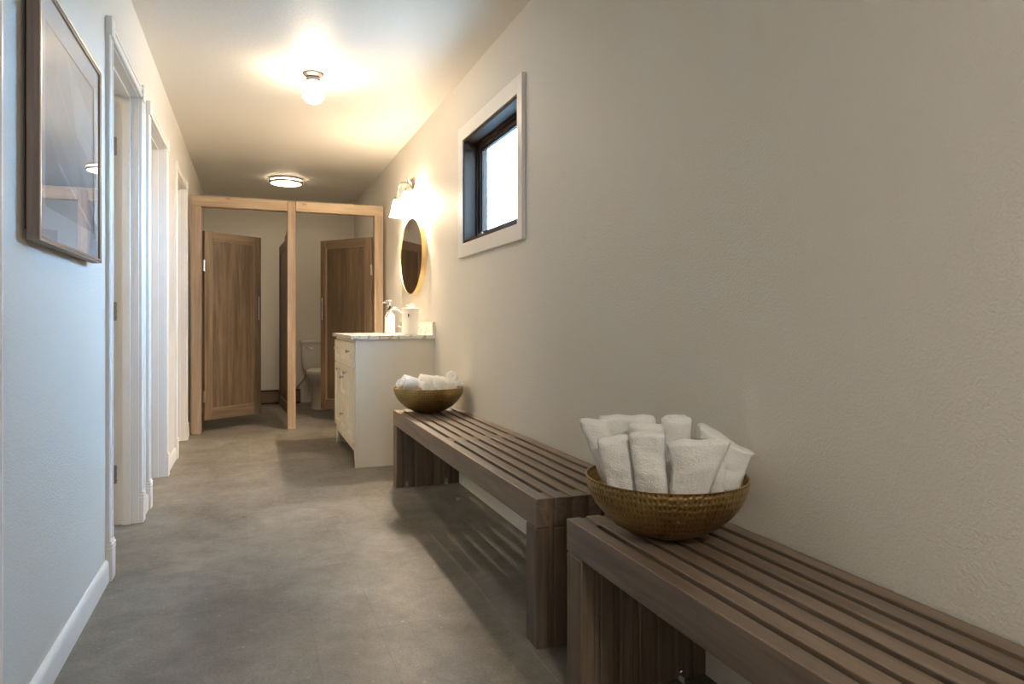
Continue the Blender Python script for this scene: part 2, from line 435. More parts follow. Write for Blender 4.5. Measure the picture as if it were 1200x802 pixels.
a0, a1, z0, z1 = WY0+J, WY1-J, WZ0+J, WZ1-J
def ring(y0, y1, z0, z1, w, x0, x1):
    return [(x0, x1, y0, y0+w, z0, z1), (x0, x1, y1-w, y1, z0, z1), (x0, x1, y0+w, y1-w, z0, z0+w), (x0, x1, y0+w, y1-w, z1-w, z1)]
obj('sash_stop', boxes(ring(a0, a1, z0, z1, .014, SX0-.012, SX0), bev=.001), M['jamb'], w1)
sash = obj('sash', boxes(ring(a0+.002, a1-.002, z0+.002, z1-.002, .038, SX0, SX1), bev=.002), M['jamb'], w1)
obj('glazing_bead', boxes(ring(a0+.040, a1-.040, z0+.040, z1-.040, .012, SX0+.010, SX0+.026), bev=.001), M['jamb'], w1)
obj('pane', B(SX0+.026, SX0+.030, a0+.040, a1-.040, z0+.040, z1-.040), M['glass'], w1)
bm = bmesh.new(); box(bm, SX0-.035, SX0-.004, 3.70, 3.80, z0, z0+.014, bev=.003)
tube(bm, [(SX0-.02, 3.78, z0+.012), (SX0-.03, 3.82, z0+.03), (SX0-.03, 3.875, z0+.022)], .005, 8)
obj('crank_handle', bm, M['steel'], w1)

# ------------------------------------------------------------------ framed print on the left wall
fx0, fx1, fy0, fy1, fz0, fz1 = LW+.011, -.483, 1.984, 2.712, 1.20, 1.857
p = thing('framed_print', 'framed abstract print in pale mat behind glass, on the left wall', 'picture', (LW, (fy0+fy1)/2, fz0))
ft = .014
obj('frame', boxes([(fx0, fx1-.003, fy0, fy0+ft, fz0, fz1), (fx0, fx1-.003, fy1-ft, fy1, fz0, fz1), (fx0, fx1-.003, fy0+ft, fy1-ft, fz0, fz0+ft), (fx0, fx1-.003, fy0+ft, fy1-ft, fz1-ft, fz1)], bev=.0008), M['frame'], p)
obj('frame_edge', boxes([(fx1-.003, fx1, fy0, fy0+.006, fz0, fz1), (fx1-.003, fx1, fy1-.006, fy1, fz0, fz1), (fx1-.003, fx1, fy0+.006, fy1-.006, fz0, fz0+.006), (fx1-.003, fx1, fy0+.006, fy1-.006, fz1-.006, fz1)]), M['frame_edge'], p)['label'] = 'thin champagne front edge of the frame'
obj('backing', B(LW, fx0+.012, fy0+.03, fy1-.03, fz0+.03, fz1-.03), M['dark'], p)
gx = fx1-.006
obj('mat_board', boxes([(gx-.006, gx-.003, fy0+ft, fy0+.075, fz0+ft, fz1-ft), (gx-.006, gx-.003, fy1-.075, fy1-ft, fz0+ft, fz1-ft),
        (gx-.006, gx-.003, fy0+.075, fy1-.075, fz0+ft, fz0+.095), (gx-.006, gx-.003, fy0+.075, fy1-.075, fz1-.085, fz1-ft)]), M['mat'], p)
bm = B(gx-.0095, gx-.0065, fy0+.07, fy1-.07, fz0+.09, fz1-.08)
def poly(pts, mi, lift):
    f = bm.faces.new([bm.verts.new((gx-.0065+lift, fy0+u*(fy1-fy0), fz0+v*(fz1-fz0))) for u, v in pts]); f.material_index = mi
poly([(.11, .55), (.45, .40), (.62, .14), (.11, .14)], 3, .0003)
poly([(.11, .50), (.50, .18), (.30, .14), (.11, .14)], 2, .0006)
poly([(.42, .86), (.88, .70), (.88, .50), (.55, .60)], 1, .0003)
poly([(.55, .78), (.75, .74), (.66, .60), (.86, .56), (.86, .48), (.56, .55)], 4, .0006)
poly([(.60, .45), (.88, .28), (.88, .14), (.70, .14)], 2, .0004)
poly([(.30, .36), (.86, .17), (.86, .155), (.30, .345)], 4, .0009)
poly([(.28, .70), (.60, .50), (.60, .49), (.28, .69)], 4, .0009)
poly([(.12, .86), (.30, .86), (.22, .60), (.12, .64)], 3, .0004)
obj('print', bm, [M['pr0'], M['pr1'], M['pr2'], M['pr3'], M['pr4']], p)
obj('glass', B(gx-.002, gx, fy0+.008, fy1-.008, fz0+.008, fz1-.008), M['glass_pic'], p)

# ------------------------------------------------------------------ ceiling lights
GX, GY = .347, 4.30
g = thing('globe_light', 'small round white globe light glowing on the ceiling', 'ceiling light', (GX, GY, CH))
obj('canopy', lathe([(0, CH), (.062, CH), (.064, CH-.006), (.058, CH-.014), (.040, CH-.022), (.036, CH-.030), (0, CH-.030)], 40, GX, GY), M['bronze'], g, smooth=True, angle=40)
obj('fitter', lathe([(.0, CH-.028), (.040, CH-.028), (.043, CH-.036), (.038, CH-.050), (0, CH-.050)], 32, GX, GY), M['bronze'], g, smooth=True, angle=40)
prof = [(.034, CH-.045)]+[(.066*math.sin(t), CH-.118-.070*math.cos(t) if False else CH-.113+.070*math.cos(t)) for t in [R(30+150*i/14) for i in range(15)]]
prof[-1] = (0, prof[-1][1])
obj('globe', lathe(prof, 40, GX, GY), M['globe'], g, smooth=True)
FX, FY = .335, 7.55
g = thing('flush_light', 'flat round flush light with nickel rings above the stalls', 'ceiling light', (FX, FY, CH))
def flush(g, x, y, dm='diffuser'):
    obj('base_pan', lathe([(0, CH), (.150, CH), (.150, CH-.012), (0, CH-.012)], 48, x, y), M['nickel'], g, smooth=True, angle=40)
    obj('diffuser', lathe([(.145, CH-.012), (.155, CH-.020), (.155, CH-.050), (.140, CH-.060), (.10, CH-.067), (.05, CH-.071), (0, CH-.072)], 48, x, y), M[dm], g, smooth=True)
    for z0_, z1_, r in ((CH-.010, CH-.022, .163), (CH-.036, CH-.058, .168)):
        obj('ring', lathe([(r-.016, z0_), (r, z0_), (r+.003, (z0_+z1_)/2), (r, z1_), (r-.016, z1_), (r-.016, z0_)], 64, x, y), M['nickel'], g, smooth=True, angle=40)
flush(g, FX, FY)

# ------------------------------------------------------------------ benches
BF, BZ, SL, PITCH = .81, .459, .0415, .0591      # front x, top z, slat width, slat pitch
def bench(name_label, y0, y1):
    t = thing('slatted_bench', name_label, 'bench', (BF+.2, (y0+y1)/2, 0), 0, 'slatted benches along the right wall')
    ym = (y0+y1)/2
    ends = ((y0, y0+.09), (y1-.09, y1))
    for i in range(7):
        x = BF+PITCH*i
        obj('slat', B(x, x+SL, y0, y1, BZ-.088, BZ-random.uniform(0, .0012), bev=.003, seg=2), M['bench'], t)
        for (a, b2) in ends:
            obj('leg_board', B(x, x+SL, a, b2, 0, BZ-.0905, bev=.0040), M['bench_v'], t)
    for i in range(6):
        x = BF+PITCH*i+SL+.0008; xe = BF+PITCH*(i+1)-.0008
        for k, (a, b2) in enumerate(ends):
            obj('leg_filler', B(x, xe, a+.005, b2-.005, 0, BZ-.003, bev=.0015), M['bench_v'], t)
        obj('spacer', B(x, xe, ym-.045, ym+.045, BZ-.088, BZ-.002, bev=.0015), M['bench'], t)
    for xx in (BF+.055, BF+.30):
        for yy, s in ((y1-.09, -1), (y0+.09, 1)):
            bm = bmesh.new(); box(bm, xx, xx+.02, min(yy, yy+s*.003), max(yy, yy+s*.003), .0, .035, bev=.0005)
            box(bm, xx, xx+.02, min(yy, yy+s*.022), max(yy, yy+s*.022), 0, .003, bev=.0005)
            tube(bm, [(xx+.01, yy, .022), (xx+.01, yy+s*.006, .022)], .004, 8)
            obj('foot_bracket', bm, M['chrome'], t)
    return t
bench('weathered brown slatted bench beside the white vanity, farther from the viewer', 1.925, 4.19)
bench('brown slatted bench running out of the lower right corner', -.55, 1.715)

# ------------------------------------------------------------------ bowls
def bowl(cx, cy, r, label):
    z = BZ+.0005; h = .150; prof = [(0, z), (.062*r/.205, z)]
    n = 22
    outer = []
    for i in range(n+1):
        t = .035+.965*i/n
        outer.append((r*(1-(1-t)**1.8)**.53, z+h*(i/n)**1.05 if i else z))
    inner = [(rr-.0035, max(zz+.002*(1-i/n), z+.004)) for i, (rr, zz) in enumerate(outer)][::-1]
    prof = [(0, z)]+outer+[(r+.001, z+h+.002), (r-.003, z+h+.002)]+inner+[(0, z+.004)]
    o = obj('bowl', lathe(prof, 96, cx, cy, uvs=True), M['bowl'], None, smooth=True, angle=50)
    return tag(o, label, 'bowl', 'brass towel bowls')
NB = (.985, 1.495, .203); FB = (.985, 4.0, .208)
bowl(*NB, 'large hammered brass bowl on the end of the nearer bench')
bowl(*FB, 'brass bowl of rolled towels on the far bench beside the vanity')

# standing folded towels in the near bowl
def basis(cx, cy):
    d = Vector((cx, cy, 0)).normalized(); return Vector((d.y, -d.x, 0)), d
def fold_towel(cx, cy, u0, v0, u1, v1, z0, z1, w0, w1, t0, t1, skew, label, seed, yaw=0, flare=0, pw=3.4):
    """folded towel standing on edge: (u, v) across and away from the viewer at foot and top, widths and thicknesses at both"""
    r, f = basis(cx, cy); q = Matrix.Rotation(yaw, 3, 'Z'); r2, f2 = q @ r, q @ f
    bm = bmesh.new(); na = 48; rows = []
    ts = [i/22*.93 for i in range(23)]+[.93+.07*math.sin(R(90)*k/8) for k in range(1, 9)]
    c0 = Vector((cx, cy, 0))
    for t in ts:
        e = max(0, (t-.93)/.07); cap = math.sqrt(max(0, 1-e*e))
        base = c0 + r*(u0+(u1-u0)*t) + f*(v0+(v1-v0)*t)
        th = (t0+(t1-t0)*t)/2
        w = (w0+(w1-w0)*t + flare*max(0, t-.55)**1.4)/2*(1+.05*math.sin(math.pi*t))
        row = []
        for j in range(na):
            a = 2*math.pi*j/na; cc, ss = math.cos(a), math.sin(a)
            x = math.copysign(abs(cc)**(2/pw), cc); y = math.copysign(abs(ss)**(2/2.6), ss)
            px = x*(w - th*.55*(1-cap)); py = y*th*max(cap, .03)
            zz = z0 + (z1-z0)*t + skew*(px/.06)*t*t
            fold = .0035*math.sin(y*7.5)*abs(x)**8                  # layers showing on the folded edge
            nse = noise.noise(Vector((base.x*9+px*14+seed*7, py*14, zz*13)))*.012 + noise.noise(Vector((px*45, py*45+seed, zz*45)))*.0035
            band = -.0016*(.5+.5*math.cos(t*210)) if .34 < t < .46 else 0
            P = base + r2*(px+(fold if x > 0 else -fold)) + f2*py
            dv = r2*x*.45 + f2*y
            P = P + dv*((nse+band)*(cap*.7+.3))
            row.append(bm.verts.new((P.x, P.y, zz + .009*noise.noise(Vector((px*20, py*20, seed)))*t)))
        rows.append(row)
    for a, b2 in zip(rows, rows[1:]):
        for j in range(na): bm.faces.new((a[j], a[(j+1) % na], b2[(j+1) % na], b2[j]))
    bm.faces.new(rows[0][::-1]); bm.faces.new(rows[-1])
    o = obj('folded_towel', bm, M['towel'], None, smooth=True)
    return tag(o, label, 'towel', 'folded towels in the near bowl')
zb = BZ+.03
T = lambda *a, **k: fold_towel(NB[0], NB[1], *a, **k)
T(-.118, .00, -.188, .005, zb+.055, .746, .046, .064, .040, .052, .004, 'leftmost white towel, bulging over the rim of the near bowl', 1, flare=.02)
T(-.068, .062, -.106, .066, zb+.03, .750, .09, .145, .036, .046, .003, 'broad white towel behind the short one, left half of near bowl', 2)
T(-.106, -.062, -.128, -.078, zb+.055, .716, .058, .076, .034, .046, .008, 'shortest upright white towel, front left in near bowl', 3)
T(-.032, -.078, -.045, -.100, zb+.05, .735, .066, .078, .036, .050, .004, 'narrow upright white towel front centre of near bowl, left of the widest', 4)
T(.048, -.080, .078, -.108, zb+.05, .720, .068, .118, .040, .056, .003, 'widest white towel at the front of near bowl, flaring to a corner', 5, flare=.10)
T(-.052, -.010, -.050, .005, zb+.02, .738, .05, .085, .03, .045, -.002, 'white towel showing only its top edge behind the front centre ones', 6)
T(.132, .024, .150, .046, zb+.09, .704, .098, .128, .050, .080, -.034, 'bulky white towel slumping over the right rim of near bowl', 7, flare=.03, pw=2.7)
T(.116, -.050, .128, -.062, zb+.07, .664, .024, .030, .024, .028, -.010, 'thin low fold of white towel wedged right of the widest one', 8)

# rolled towels
def roll_towel(p0, d, rad, length, label, seed, group, name='rolled_towel'):
    """p0 = centre of the showing end, d = direction into the bowl"""
    d = Vector(d).normalized(); a = Vector((0, 0, 1)) if abs(d.z) < .9 else Vector((1, 0, 0))
    s = (a - d*a.dot(d)).normalized(); w = d.cross(s); p0 = Vector(p0)
    bm = bmesh.new(); na, nr, nl = 36, 12, 14; rows = []
    def pt(r, a, l):
        P = p0 + d*l + s*(r*math.cos(a)) + w*(r*math.sin(a)*.92)
        return P + Vector((1, 1, 1))*(noise.noise(P*30+Vector((seed, 0, 0)))*.0035)
    turns = 2.6; rd = rad*.34
    c = bm.verts.new(pt(0, 0, .006))
    for i in range(1, nr+1):
        q_ = i/nr; r = rad*.95*q_
        rows.append([bm.verts.new(pt(r, 2*math.pi*j/na, rd*.75*q_**4 + .0085*(.5+.5*math.cos(2*math.pi*(turns*q_ - j/na)))*(1-q_**6))) for j in range(na)])
    for k in range(nl+1):
        l = rd+(length-rd)*k/nl
        taper = 1-.10*(k/nl)
        rows.append([bm.verts.new(pt(rad*taper*(1+.07*(1 if j < 2 else 0)-.07*(j/na)), 2*math.pi*j/na, l)) for j in range(na)])
    for j in range(na): bm.faces.new((c, rows[0][j], rows[0][(j+1) % na]))
    for a_, b_ in zip(rows, rows[1:]):
        for j in range(na): bm.faces.new((a_[j], a_[(j+1) % na], b_[(j+1) % na], b_[j]))
    bm.faces.new(rows[-1])
    return tag(obj(name, bm, M['towel'], None, smooth=True), label, 'towel', group)
r_, f_ = basis(NB[0], NB[1]); c0 = Vector((NB[0], NB[1], 0))
pp = c0 + r_*.026 + f_*.038 + Vector((0, 0, .757))
roll_towel(pp, (r_*-.03 + f_*.10 + Vector((0, 0, -1))), .040, .20, 'rolled white towel peeking up highest behind the widest one in near bowl', 3, 'folded towels in the near bowl')
r_, f_ = basis(FB[0], FB[1]); c1 = Vector((FB[0], FB[1], 0))
far = [ # u, v, z, dir(u, v, z), radius, length, label
 (-.176, -.040, .640, (.55, .72, -.42), .030, .095, 'leftmost small rolled towel in the far brass bowl'),
 (-.165, .062, .652, (.95, .10, -.30), .033, .098, 'rolled towel lying at the back left of the far bowl'),
 (-.146, -.106, .638, (.95, .02, -.08), .038, .090, 'plump smooth rolled towel at the front left of the far bowl'),
 (-.066, .070, .648, (.98, .05, -.12), .034, .098, 'smooth rolled towel at the back of the far bowl, left of centre'),
 (-.010, -.142, .624, (.03, .88, -.48), .036, .13, 'rolled towel with spiral end out, low front centre of the far bowl'),
 (.050, .110, .640, (.90, .20, -.20), .027, .07, 'slim rolled towel at the back of the far bowl, right of centre'),
 (.069, -.134, .633, (.00, .86, -.50), .039, .13, 'rolled towel with clear spiral end, front right of centre of the far bowl'),
 (.058, .040, .672, (-.15, .15, -1), .029, .12, 'rolled towel rising to a peak at the middle of the far bowl'),
 (.140, -.085, .632, (-.12, .78, -.60), .034, .10, 'rolled towel tilted low at the front right of the far bowl'),
 (.138, .008, .680, (-.05, .70, -.70), .041, .12, 'rolled towel sitting highest at the right of the far bowl'),
 (.187, -.050, .640, (-.15, .70, -.50), .024, .08, 'rightmost small rolled towel in the far bowl, nearest the wall'),
 (-.095, -.015, .628, (.97, .06, -.15), .026, .095, 'rolled towel mostly buried behind the front left ones in the far bowl'),
]
for i, (u, v, z, dd, rad, ln, lab) in enumerate(far):
    roll_towel(c1 + r_*u + f_*v + Vector((0, 0, z)), r_*dd[0] + f_*dd[1] + Vector((0, 0, dd[2])), rad, ln, lab, i*3.1, 'rolled towels in the far bowl')

# ------------------------------------------------------------------ vanity
VX, VY0, VY1, VT = .66, 4.755, 5.86, .878
v = thing('vanity_cabinet', 'cream bathroom vanity cabinet with raised feet under the oval mirror', 'cabinet', (.94, (VY0+VY1)/2, 0))
bd = bmesh.new()
box(bd, VX+.018, RW-.002, VY0, VY0+.018, 0, VT, bev=.001); box(bd, VX+.018, RW-.002, VY1-.018, VY1, 0, VT, bev=.001)
box(bd, VX+.018, RW-.002, VY0+.018, VY1-.018, .12, .14); box(bd, RW-.02, RW-.002, VY0+.018, VY1-.018, .14, VT)
box(bd, VX, VX+.018, VY0-.002, VY0+.030, 0, VT, bev=.0015); box(bd, VX, VX+.018, VY1-.030, VY1+.002, 0, VT, bev=.0015)
box(bd, VX, VX+.018, VY0+.030, VY1-.030, VT-.022, VT); 
box(bd, VX+.004, VX+.018, VY0+.030, VY1-.030, .665, .690)
box(bd, VX+.010, VX+.018, VY0+.030, VY1-.030, .14, .665)
obj('body', bd, M['vanity'], v)
ap = [(VY0+.030, .165), (VY1-.030, .165), (VY1-.030, .04), (VY1-.050, .04), (VY1-.085, .105), (VY0+.085, .105), (VY0+.050, .04), (VY0+.030, .04)]
obj('apron', prism(ap, 'X', VX+.001, VX+.017), M['vanity'], v)
for yy in (VY0+.004, VY1-.030):
    obj('foot', B(VX+.0005, VX+.030, yy, yy+.026, 0, .10, bev=.002), M['vanity'], v)
cols = [(4.782, 5.111), (5.117, 5.475), (5.481, 5.832)]
def front(y0, y1, z0, z1, name, knob=None):
    bm = bmesh.new(); s = min(.045, (z1-z0)*.27); x0, x1 = VX-.018, VX-.0005
    for l in ring(y0, y1, z0, z1, s, x0, x1): box(bm, *l, bev=.0015)
    for l in ring(y0+s, y1-s, z0+s, z1-s, .008, x0+.004, x1): box(bm, *l, bev=.002)
    box(bm, x0+.013, x1, y0+s, y1-s, z0+s, z1-s)
    d = obj(name, bm, M['vanity'], v)
    if knob:
        ky, kz = knob; bm = lathe([(0, 0), (.007, 0), (.005, .004), (.0045, .012), (.011, .017), (.013, .022), (.010, .027), (0, .029)], 20)
        bmesh.ops.rotate(bm, cent=(0, 0, 0), matrix=Matrix.Rotation(R(-90), 3, 'Y'), verts=bm.verts)
        bmesh.ops.translate(bm, vec=(x0, ky, kz), verts=bm.verts)
        obj('knob', bm, M['steel'], d, smooth=True)
front(*cols[0], .680, .853, 'drawer', (4.935, .79)); front(*cols[1], .680, .853, 'false_front'); front(*cols[2], .680, .853, 'drawer', (5.64, .79))
front(*cols[0], .166, .673, 'door', (5.085, .632)); front(*cols[2], .166, .673, 'door', (5.51, .632))
front(*cols[1], .422, .673, 'drawer', (5.27, .585)); front(*cols[1], .166, .416, 'drawer', (5.27, .31))
ct = obj('countertop', B(VX-.03, RW-.0005, VY0-.018, VY1+.018, VT, VT+.026, bev=.003, seg=2), M['marble'], None)
tag(ct, 'white marble countertop with grey veins lying on the vanity', 'countertop')
CT = VT+.0266
obj('backsplash', B(RW-.021, RW-.0005, VY0-.018, VY1+.018, CT, CT+.092, bev=.002), M['marble'], ct)
bm = loft([(.93, 5.30, CT-.10, .10, .13, 2), (.93, 5.30, CT-.03, .16, .20, 2), (.93, 5.30, CT+.0015, .175, .215, 2), (.93, 5.30, CT+.0015, .165, .205, 2), (.93, 5.30, CT-.02, .15, .19, 2), (.93, 5.30, CT-.085, .08, .11, 2)], 40)
# faucet
ft_ = thing('faucet', 'chrome arched spout faucet at the back of the marble counter', 'faucet', (1.13, 5.30, CT))
bm = lathe([(0, CT), (.026, CT), (.026, CT+.006), (.017, CT+.014), (.015, CT+.05), (0, CT+.05)], 24, 1.13, 5.30)
obj('spout_base', bm, M['chrome'], ft_, smooth=True, angle=40)
bm = tube(bmesh.new(), bez((1.13, 5.30, CT+.045), (1.13, 5.30, CT+.225), (.985, 5.30, CT+.235), (.975, 5.30, CT+.128), 20), .0095, 14)
obj('spout', bm, M['chrome'], ft_, smooth=True, angle=60)
for yy in (5.20, 5.40):
    bm = lathe([(0, CT), (.024, CT), (.024, CT+.006), (.014, CT+.016), (.013, CT+.045), (.010, CT+.05), (0, CT+.05)], 20, 1.13, yy)
    tube(bm, [(1.13, yy, CT+.048), (1.085, yy, CT+.062)], [.007, .005], 10)
    obj('handle', bm, M['chrome'], ft_, smooth=True, angle=40)
# soap bottle
sx, sy = 1.045, 5.55
so = thing('soap_dispenser', 'tall white soap bottle with chrome pump on the counter', 'soap dispenser', (sx, sy, CT))
obj('bottle', loft([(sx, sy, CT, .036, .036, 2.6), (sx, sy, CT+.005, .041, .041, 2.6), (sx, sy, CT+.13, .041, .041, 2.6), (sx, sy, CT+.155, .033, .033, 2.2), (sx, sy, CT+.168, .016, .016, 2), (sx, sy, CT+.182, .015, .015, 2)], 32), M['soap'], so, smooth=True, angle=50)
obj('collar', lathe([(0, CT+.182), (.017, CT+.182), (.017, CT+.2), (.006, CT+.203), (.006, CT+.222), (0, CT+.222)], 24, sx, sy), M['dark'], so, smooth=True, angle=40)
bm = lathe([(0, CT+.222), (.030, CT+.222), (.031, CT+.225), (.030, CT+.262), (.026, CT+.266), (0, CT+.266)], 24, sx-.005, sy)
tube(bm, [(sx-.02, sy, CT+.25), (sx-.065, sy-.01, CT+.25), (sx-.070, sy-.011, CT+.238)], .006, 8)
obj('pump', bm, M['chrome'], so, smooth=True, angle=40)
# canister with tissue
kx, ky = 1.082, 4.95
k = thing('tissue_canister', 'round white lidded canister with a tissue on top, near the wall', 'canister', (kx, ky, CT))
obj('body', lathe([(0, CT), (.058, CT), (.060, CT+.003), (.0605, CT+.178), (.058, CT+.18), (0, CT+.18)], 48, kx, ky), M['plastic'], k, smooth=True, angle=40)
obj('lid', lathe([(0, CT+.180), (.060, CT+.180), (.0645, CT+.182), (.0645, CT+.191), (.060, CT+.195), (0, CT+.197)], 48, kx, ky), M['plastic'], k, smooth=True, angle=40)
a = R(253); d_ = Vector((-kx, -ky, 0)).normalized()
bm = B(-.004, .004, -.0015, .0015, -.012, .012, bev=.001)
cc = Vector((kx, ky, CT+.145)) + Matrix.Rotation(R(18), 3, 'Z') @ d_ * .0005
nn = Matrix.Rotation(R(-12), 3, 'Z') @ d_
bmesh.ops.rotate(bm, cent=(0, 0, 0), matrix=Matrix.Rotation(math.atan2(nn.y, nn.x)+R(90), 3, 'Z'), verts=bm.verts)
bmesh.ops.translate(bm, vec=Vector((kx, ky, CT+.14))+nn*.0605, verts=bm.verts)
obj('emblem', bm, M['dark'], k)
bm = bmesh.new(); rows = []
for i in range(9):
    t = i/8
    rows.append([bm.verts.new((kx+.034*sj*(.35+.65*t), ky+.010*math.sin(5*sj+1)*(.3+t), CT+.196+.030*t*(1-.45*sj*sj+.25*math.sin(4*sj)))) for sj in [-1+2*j/20 for j in range(21)]])
for a_, b_ in zip(rows, rows[1:]):
    for j in range(20): bm.faces.new((a_[j], a_[j+1], b_[j+1], b_[j]))
obj('tissue', bm, M['tissue'], k, smooth=True)

# ------------------------------------------------------------------ oval mirror
MY, MZ, MA, MB_ = 5.39, 1.517, .405, .303
m_ = thing('oval_mirror', 'oval wall mirror in a thin brass frame above the vanity', 'mirror', (RW, MY, MZ))
def oval_ring(a0, b0, a1, b1, x0, x1, seg=96):
    bm = bmesh.new(); rs = []
    for a, b, x in ((a0, b0, x0), (a1, b1, x0), (a1, b1, x1), (a0, b0, x1)):
        rs.append([bm.verts.new((x, MY+a*math.cos(2*math.pi*i/seg), MZ+b*math.sin(2*math.pi*i/seg))) for i in range(seg)])
    for k in range(4):
        A, Bq = rs[k], rs[(k+1) % 4]
        for i in range(seg): bm.faces.new((A[i], A[(i+1) % seg], Bq[(i+1) % seg], Bq[i]))
    return bm
obj('frame', oval_ring(MA-.007, MB_-.007, MA, MB_, RW-.038, RW-.001), M['gold'], m_, smooth=True, angle=40)
bm = bmesh.new()
fr = [[bm.verts.new((x, MY+(MA-.007)*math.cos(2*math.pi*i/96), MZ+(MB_-.007)*math.sin(2*math.pi*i/96))) for i in range(96)] for x in (RW-.034, RW-.028)]
bm.faces.new(fr[0]); bm.faces.new(fr[1][::-1])
for i in range(96): bm.faces.new((fr[0][i], fr[0][(i+1) % 96], fr[1][(i+1) % 96], fr[1][i]))
obj('mirror_glass', bm, M['mirror'], m_)

# ------------------------------------------------------------------ two-shade wall lamp
s_ = thing('wall_lamp', 'nickel wall lamp with two bright frosted bell shades above the mirror', 'wall lamp', (RW, 5.44, 2.10))
bm = loft([(0, 0, 0, .055, .085, 2), (0, 0, .010, .055, .085, 2), (0, 0, .018, .045, .072, 2), (0, 0, .022, .02, .04, 2)], 32)
bmesh.ops.rotate(bm, cent=(0, 0, 0), matrix=Matrix.Rotation(R(-90), 3, 'Y'), verts=bm.verts)
bmesh.ops.translate(bm, vec=(RW, 5.44, 2.10), verts=bm.verts)
obj('back_plate', bm, M['nickel'], s_, smooth=True, angle=40)
for yy, sg in ((5.64, 1), (5.24, -1)):
    bm = tube(bmesh.new(), bez((RW-.018, 5.44+.02*sg, 2.10), (RW-.08, 5.44+.07*sg, 2.15), (1.128, yy-.01*sg, 2.15), (1.128, yy, 2.035), 16), .0055, 10)
    obj('arm', bm, M['nickel'], s_, smooth=True, angle=60)
    obj('socket', lathe([(0, 2.040), (.010, 2.040), (.024, 2.028), (.027, 2.004), (0, 2.004)], 24, 1.128, yy), M['nickel'], s_, smooth=True, angle=40)
    obj('shade', lathe([(.020, 2.006), (.030, 2.003), (.043, 1.975), (.050, 1.93), (.057, 1.89), (.068, 1.865), (.065, 1.866), (.053, 1.893), (.046, 1.93), (.039, 1.973), (.028, 1.998), (.0, 2.0)], 40, 1.128, yy), M['shade'], s_, smooth=True)

    obj('bulb', lathe([(.024*math.sin(R(180)*i/10) if 0 < i < 10 else 0, 1.918+.024*math.cos(R(180)*i/10)) for i in range(11)], 20, 1.128, yy), M['bulb'], s_, smooth=True)
# ------------------------------------------------------------------ toilet stalls
SY0, SY1 = 6.66, 6.75
st = thing('toilet_stalls', 'pale oak stall front with two brown panelled doors at corridor end', 'toilet stalls', (.34, 6.7, 0))
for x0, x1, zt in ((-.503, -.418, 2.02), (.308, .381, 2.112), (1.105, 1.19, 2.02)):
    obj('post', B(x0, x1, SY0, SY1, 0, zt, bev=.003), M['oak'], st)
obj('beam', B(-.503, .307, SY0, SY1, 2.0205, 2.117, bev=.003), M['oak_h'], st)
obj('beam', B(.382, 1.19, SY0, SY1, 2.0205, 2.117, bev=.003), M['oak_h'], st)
def leaf(parent, w, z0, z1, loc, rz, side, name='stall_door', handle=True, label=None):
    o = bpy.data.objects.new(name, None)
    def lobj(n, bm, mat, par=None, **k):
        q = obj(n, bm, mat, None, world_coords=False, **k); q.parent = par; return q
    s, th = .072, .034; bm = bmesh.new()
    root = lobj(name, B(s-.003, w-s+.003, -.006, .006, z0+.093, z1-.076), M['panel']); root.parent = parent
    root.location = Vector(loc) - parent.location; root.rotation_euler = (0, 0, rz)
    if label: root['label'] = label
    for a, b2 in ((z0, z0+.095), (z1-.078, z1)):
        lobj('stile', B(*((0, s) if a == z0 else (w-s, w)), -th/2, th/2, z0, z1, bev=.002), M['stall'], root)
        lobj('rail', B(s, w-s, -th/2+.0005, th/2-.0005, a, b2, bev=.0015), M['stall_h'], root)
    bm = bmesh.new()
    for sd in (-1, 1):
        for l in ((s, s+.010, z0+.095, z1-.078), (w-s-.010, w-s, z0+.095, z1-.078), (s, w-s, z0+.095, z0+.105), (s, w-s, z1-.088, z1-.078)):
            box(bm, l[0], l[1], min(sd*.006, sd*.014), max(sd*.006, sd*.014), l[2], l[3], bev=.002)
    lobj('moulding', bm, M['bead'], root)
    if handle:
        y = side*(th/2); bm = bmesh.new(); hx = w-.044
        tube(bm, [(hx, y+side*.022, 1.015), (hx, y+side*.022, 1.24)], .006, 10)
        for z in (1.045, 1.21): tube(bm, [(hx, y, z), (hx, y+side*.022, z)], .0045, 8)
        lobj('handle', bm, M['chrome'], root, smooth=True, angle=40)
        for z in (.33, 1.50):
            bm = B(-.016, .004, side*th/2-.002, side*th/2+.002, z-.05, z+.05, bev=.0008)
            tube(bm, [(-.007, side*(th/2+.004), z-.05), (-.007, side*(th/2+.004), z+.05)], .0055, 8)
            lobj('hinge', bm, M['nickel'], root)
    return root
leaf(st, .61, .115, 1.812, (-.404, 6.712, 0), R(38.3), -1, label='brown panelled door of the left stall, ajar inward')
leaf(st, .672, .115, 1.82, (1.091, 6.712, 0), R(129.2), 1, label='brown panelled door of the right stall, ajar inward')
pt = leaf(st, 1.02, .115, 1.80, (.340, 6.752, 0), R(92.7), 1, name='partition', handle=False, label='brown panelled partition between the stalls with a curved top')
prof = [(.0, 1.801), (.42, 1.801), (.40, 1.83), (.36, 1.845), (.33, 1.835), (.27, 1.85), (.20, 1.885), (.13, 1.94), (.06, 2.0), (.0, 2.01)]
bm = prism(prof, 'Y', -.016, .016)
q = obj('crest', bm, M['stall_h'], None, world_coords=False); q.parent = pt
# unseen ceiling light added behind the viewer as fill
HX, HY = .34, -1.1
g = thing('flush_light', 'unseen round ceiling light added behind the viewer as fill', 'ceiling light', (HX, HY, CH))
flush(g, HX, HY, 'rear_fill')
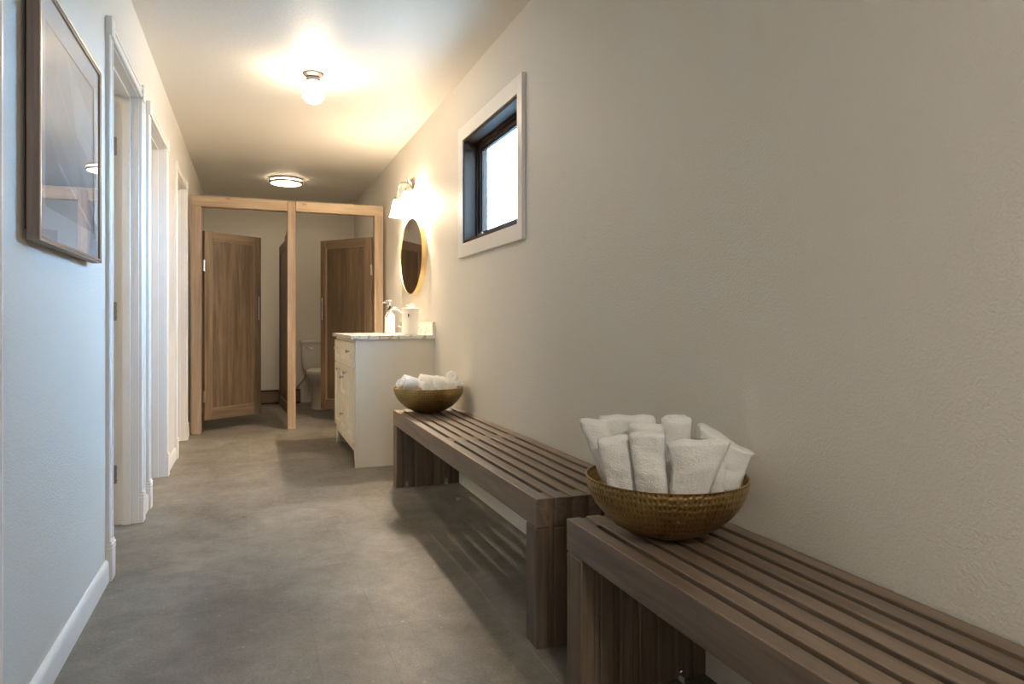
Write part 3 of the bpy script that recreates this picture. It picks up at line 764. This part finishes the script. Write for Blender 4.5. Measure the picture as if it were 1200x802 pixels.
# heater along the far wall
h_ = thing('baseboard_heater', 'low brown baseboard heater along the wall behind the stalls', 'heater', (0, 8.8, 0))
obj('cover', B(LW+.016, .56, 8.785, Y1-.003, .018, .15, bev=.004), M['heater'], h_)
obj('grille', B(LW+.018, .558, 8.79, Y1-.003, .151, .168, bev=.002), M['dark'], h_)
obj('base_strip', B(LW+.018, .558, 8.80, Y1-.003, 0, .017), M['dark'], h_)

# unseen lamps added in the side rooms to light the jambs
for yy in (3.2, 4.6, 5.95):
    g = thing('flush_light', 'unseen ceiling light added as fill in the side room behind the %s doorway' % {3.2: 'nearest', 4.6: 'middle', 5.95: 'farthest'}[yy], 'ceiling light', (-1.55, yy, CH), 0, None)
    flush(g, -1.55, yy, 'side_fill')
# toilet
tx = .775
t_ = thing('toilet', 'white two-piece toilet half hidden behind the right stall door', 'toilet', (tx, 8.4, 0))
obj('tank', loft([(tx, 8.735, .40, .175, .085, 5), (tx, 8.735, .43, .200, .090, 5), (tx, 8.735, .60, .212, .094, 5), (tx, 8.735, .735, .218, .096, 5)], 48), M['porcelain'], t_, smooth=True, angle=40)
obj('tank_lid', loft([(tx, 8.73, .736, .226, .103, 5), (tx, 8.73, .742, .232, .108, 5), (tx, 8.73, .768, .232, .108, 5), (tx, 8.73, .776, .224, .100, 5)], 48), M['porcelain'], t_, smooth=True, angle=40)
obj('bowl', loft([(tx, 8.30, .0, .138, .28, 2.6), (tx, 8.30, .02, .134, .275, 2.6), (tx, 8.30, .10, .126, .26, 2.4), (tx, 8.30, .20, .124, .25, 2.3), (tx, 8.26, .27, .138, .265, 2.3), (tx, 8.21, .33, .168, .305, 2.2), (tx, 8.19, .38, .186, .322, 2.2), (tx, 8.19, .40, .186, .322, 2.2), (tx, 8.19, .40, .14, .25, 2.2), (tx, 8.19, .32, .10, .18, 2.2)], 48), M['porcelain'], t_, smooth=True, angle=50)
obj('seat', loft([(tx, 8.17, .401, .182, .300, 2.2), (tx, 8.17, .406, .190, .308, 2.2), (tx, 8.17, .418, .190, .308, 2.2), (tx, 8.17, .421, .184, .300, 2.2)], 48), M['plastic'], t_, smooth=True, angle=50)
obj('seat_lid', loft([(tx, 8.17, .423, .186, .304, 2.2), (tx, 8.17, .427, .190, .308, 2.2), (tx, 8.17, .440, .188, .306, 2.2), (tx, 8.17, .447, .165, .28, 2.2)], 48), M['plastic'], t_, smooth=True, angle=50)
bm = lathe([(0, 0), (.014, 0), (.014, .012), (0, .012)], 16); bmesh.ops.rotate(bm, cent=(0, 0, 0), matrix=Matrix.Rotation(R(90), 3, 'X'), verts=bm.verts)
bmesh.ops.translate(bm, vec=(tx-.155, 8.640, .69), verts=bm.verts); tube(bm, [(tx-.155, 8.626, .69), (tx-.11, 8.618, .682), (tx-.08, 8.62, .675)], [.008, .007, .009], 8)
obj('flush_lever', bm, M['chrome'], t_, smooth=True, angle=40)
bm = tube(bmesh.new(), bez((.52, 8.84, .20), (.50, 8.74, .2), (.60, 8.70, .26), (.635, 8.735, .405), 12), .007, 8)
obj('supply_line', bm, M['steel'], t_, smooth=True, angle=60)
bm = tube(bmesh.new(), [(.52, 8.85, .20), (.52, 8.80, .20)], .012, 10); tube(bm, [(.50, 8.80, .20), (.54, 8.80, .20)], .015, 10)
obj('stop_valve', bm, M['steel'], t_, smooth=True, angle=40)
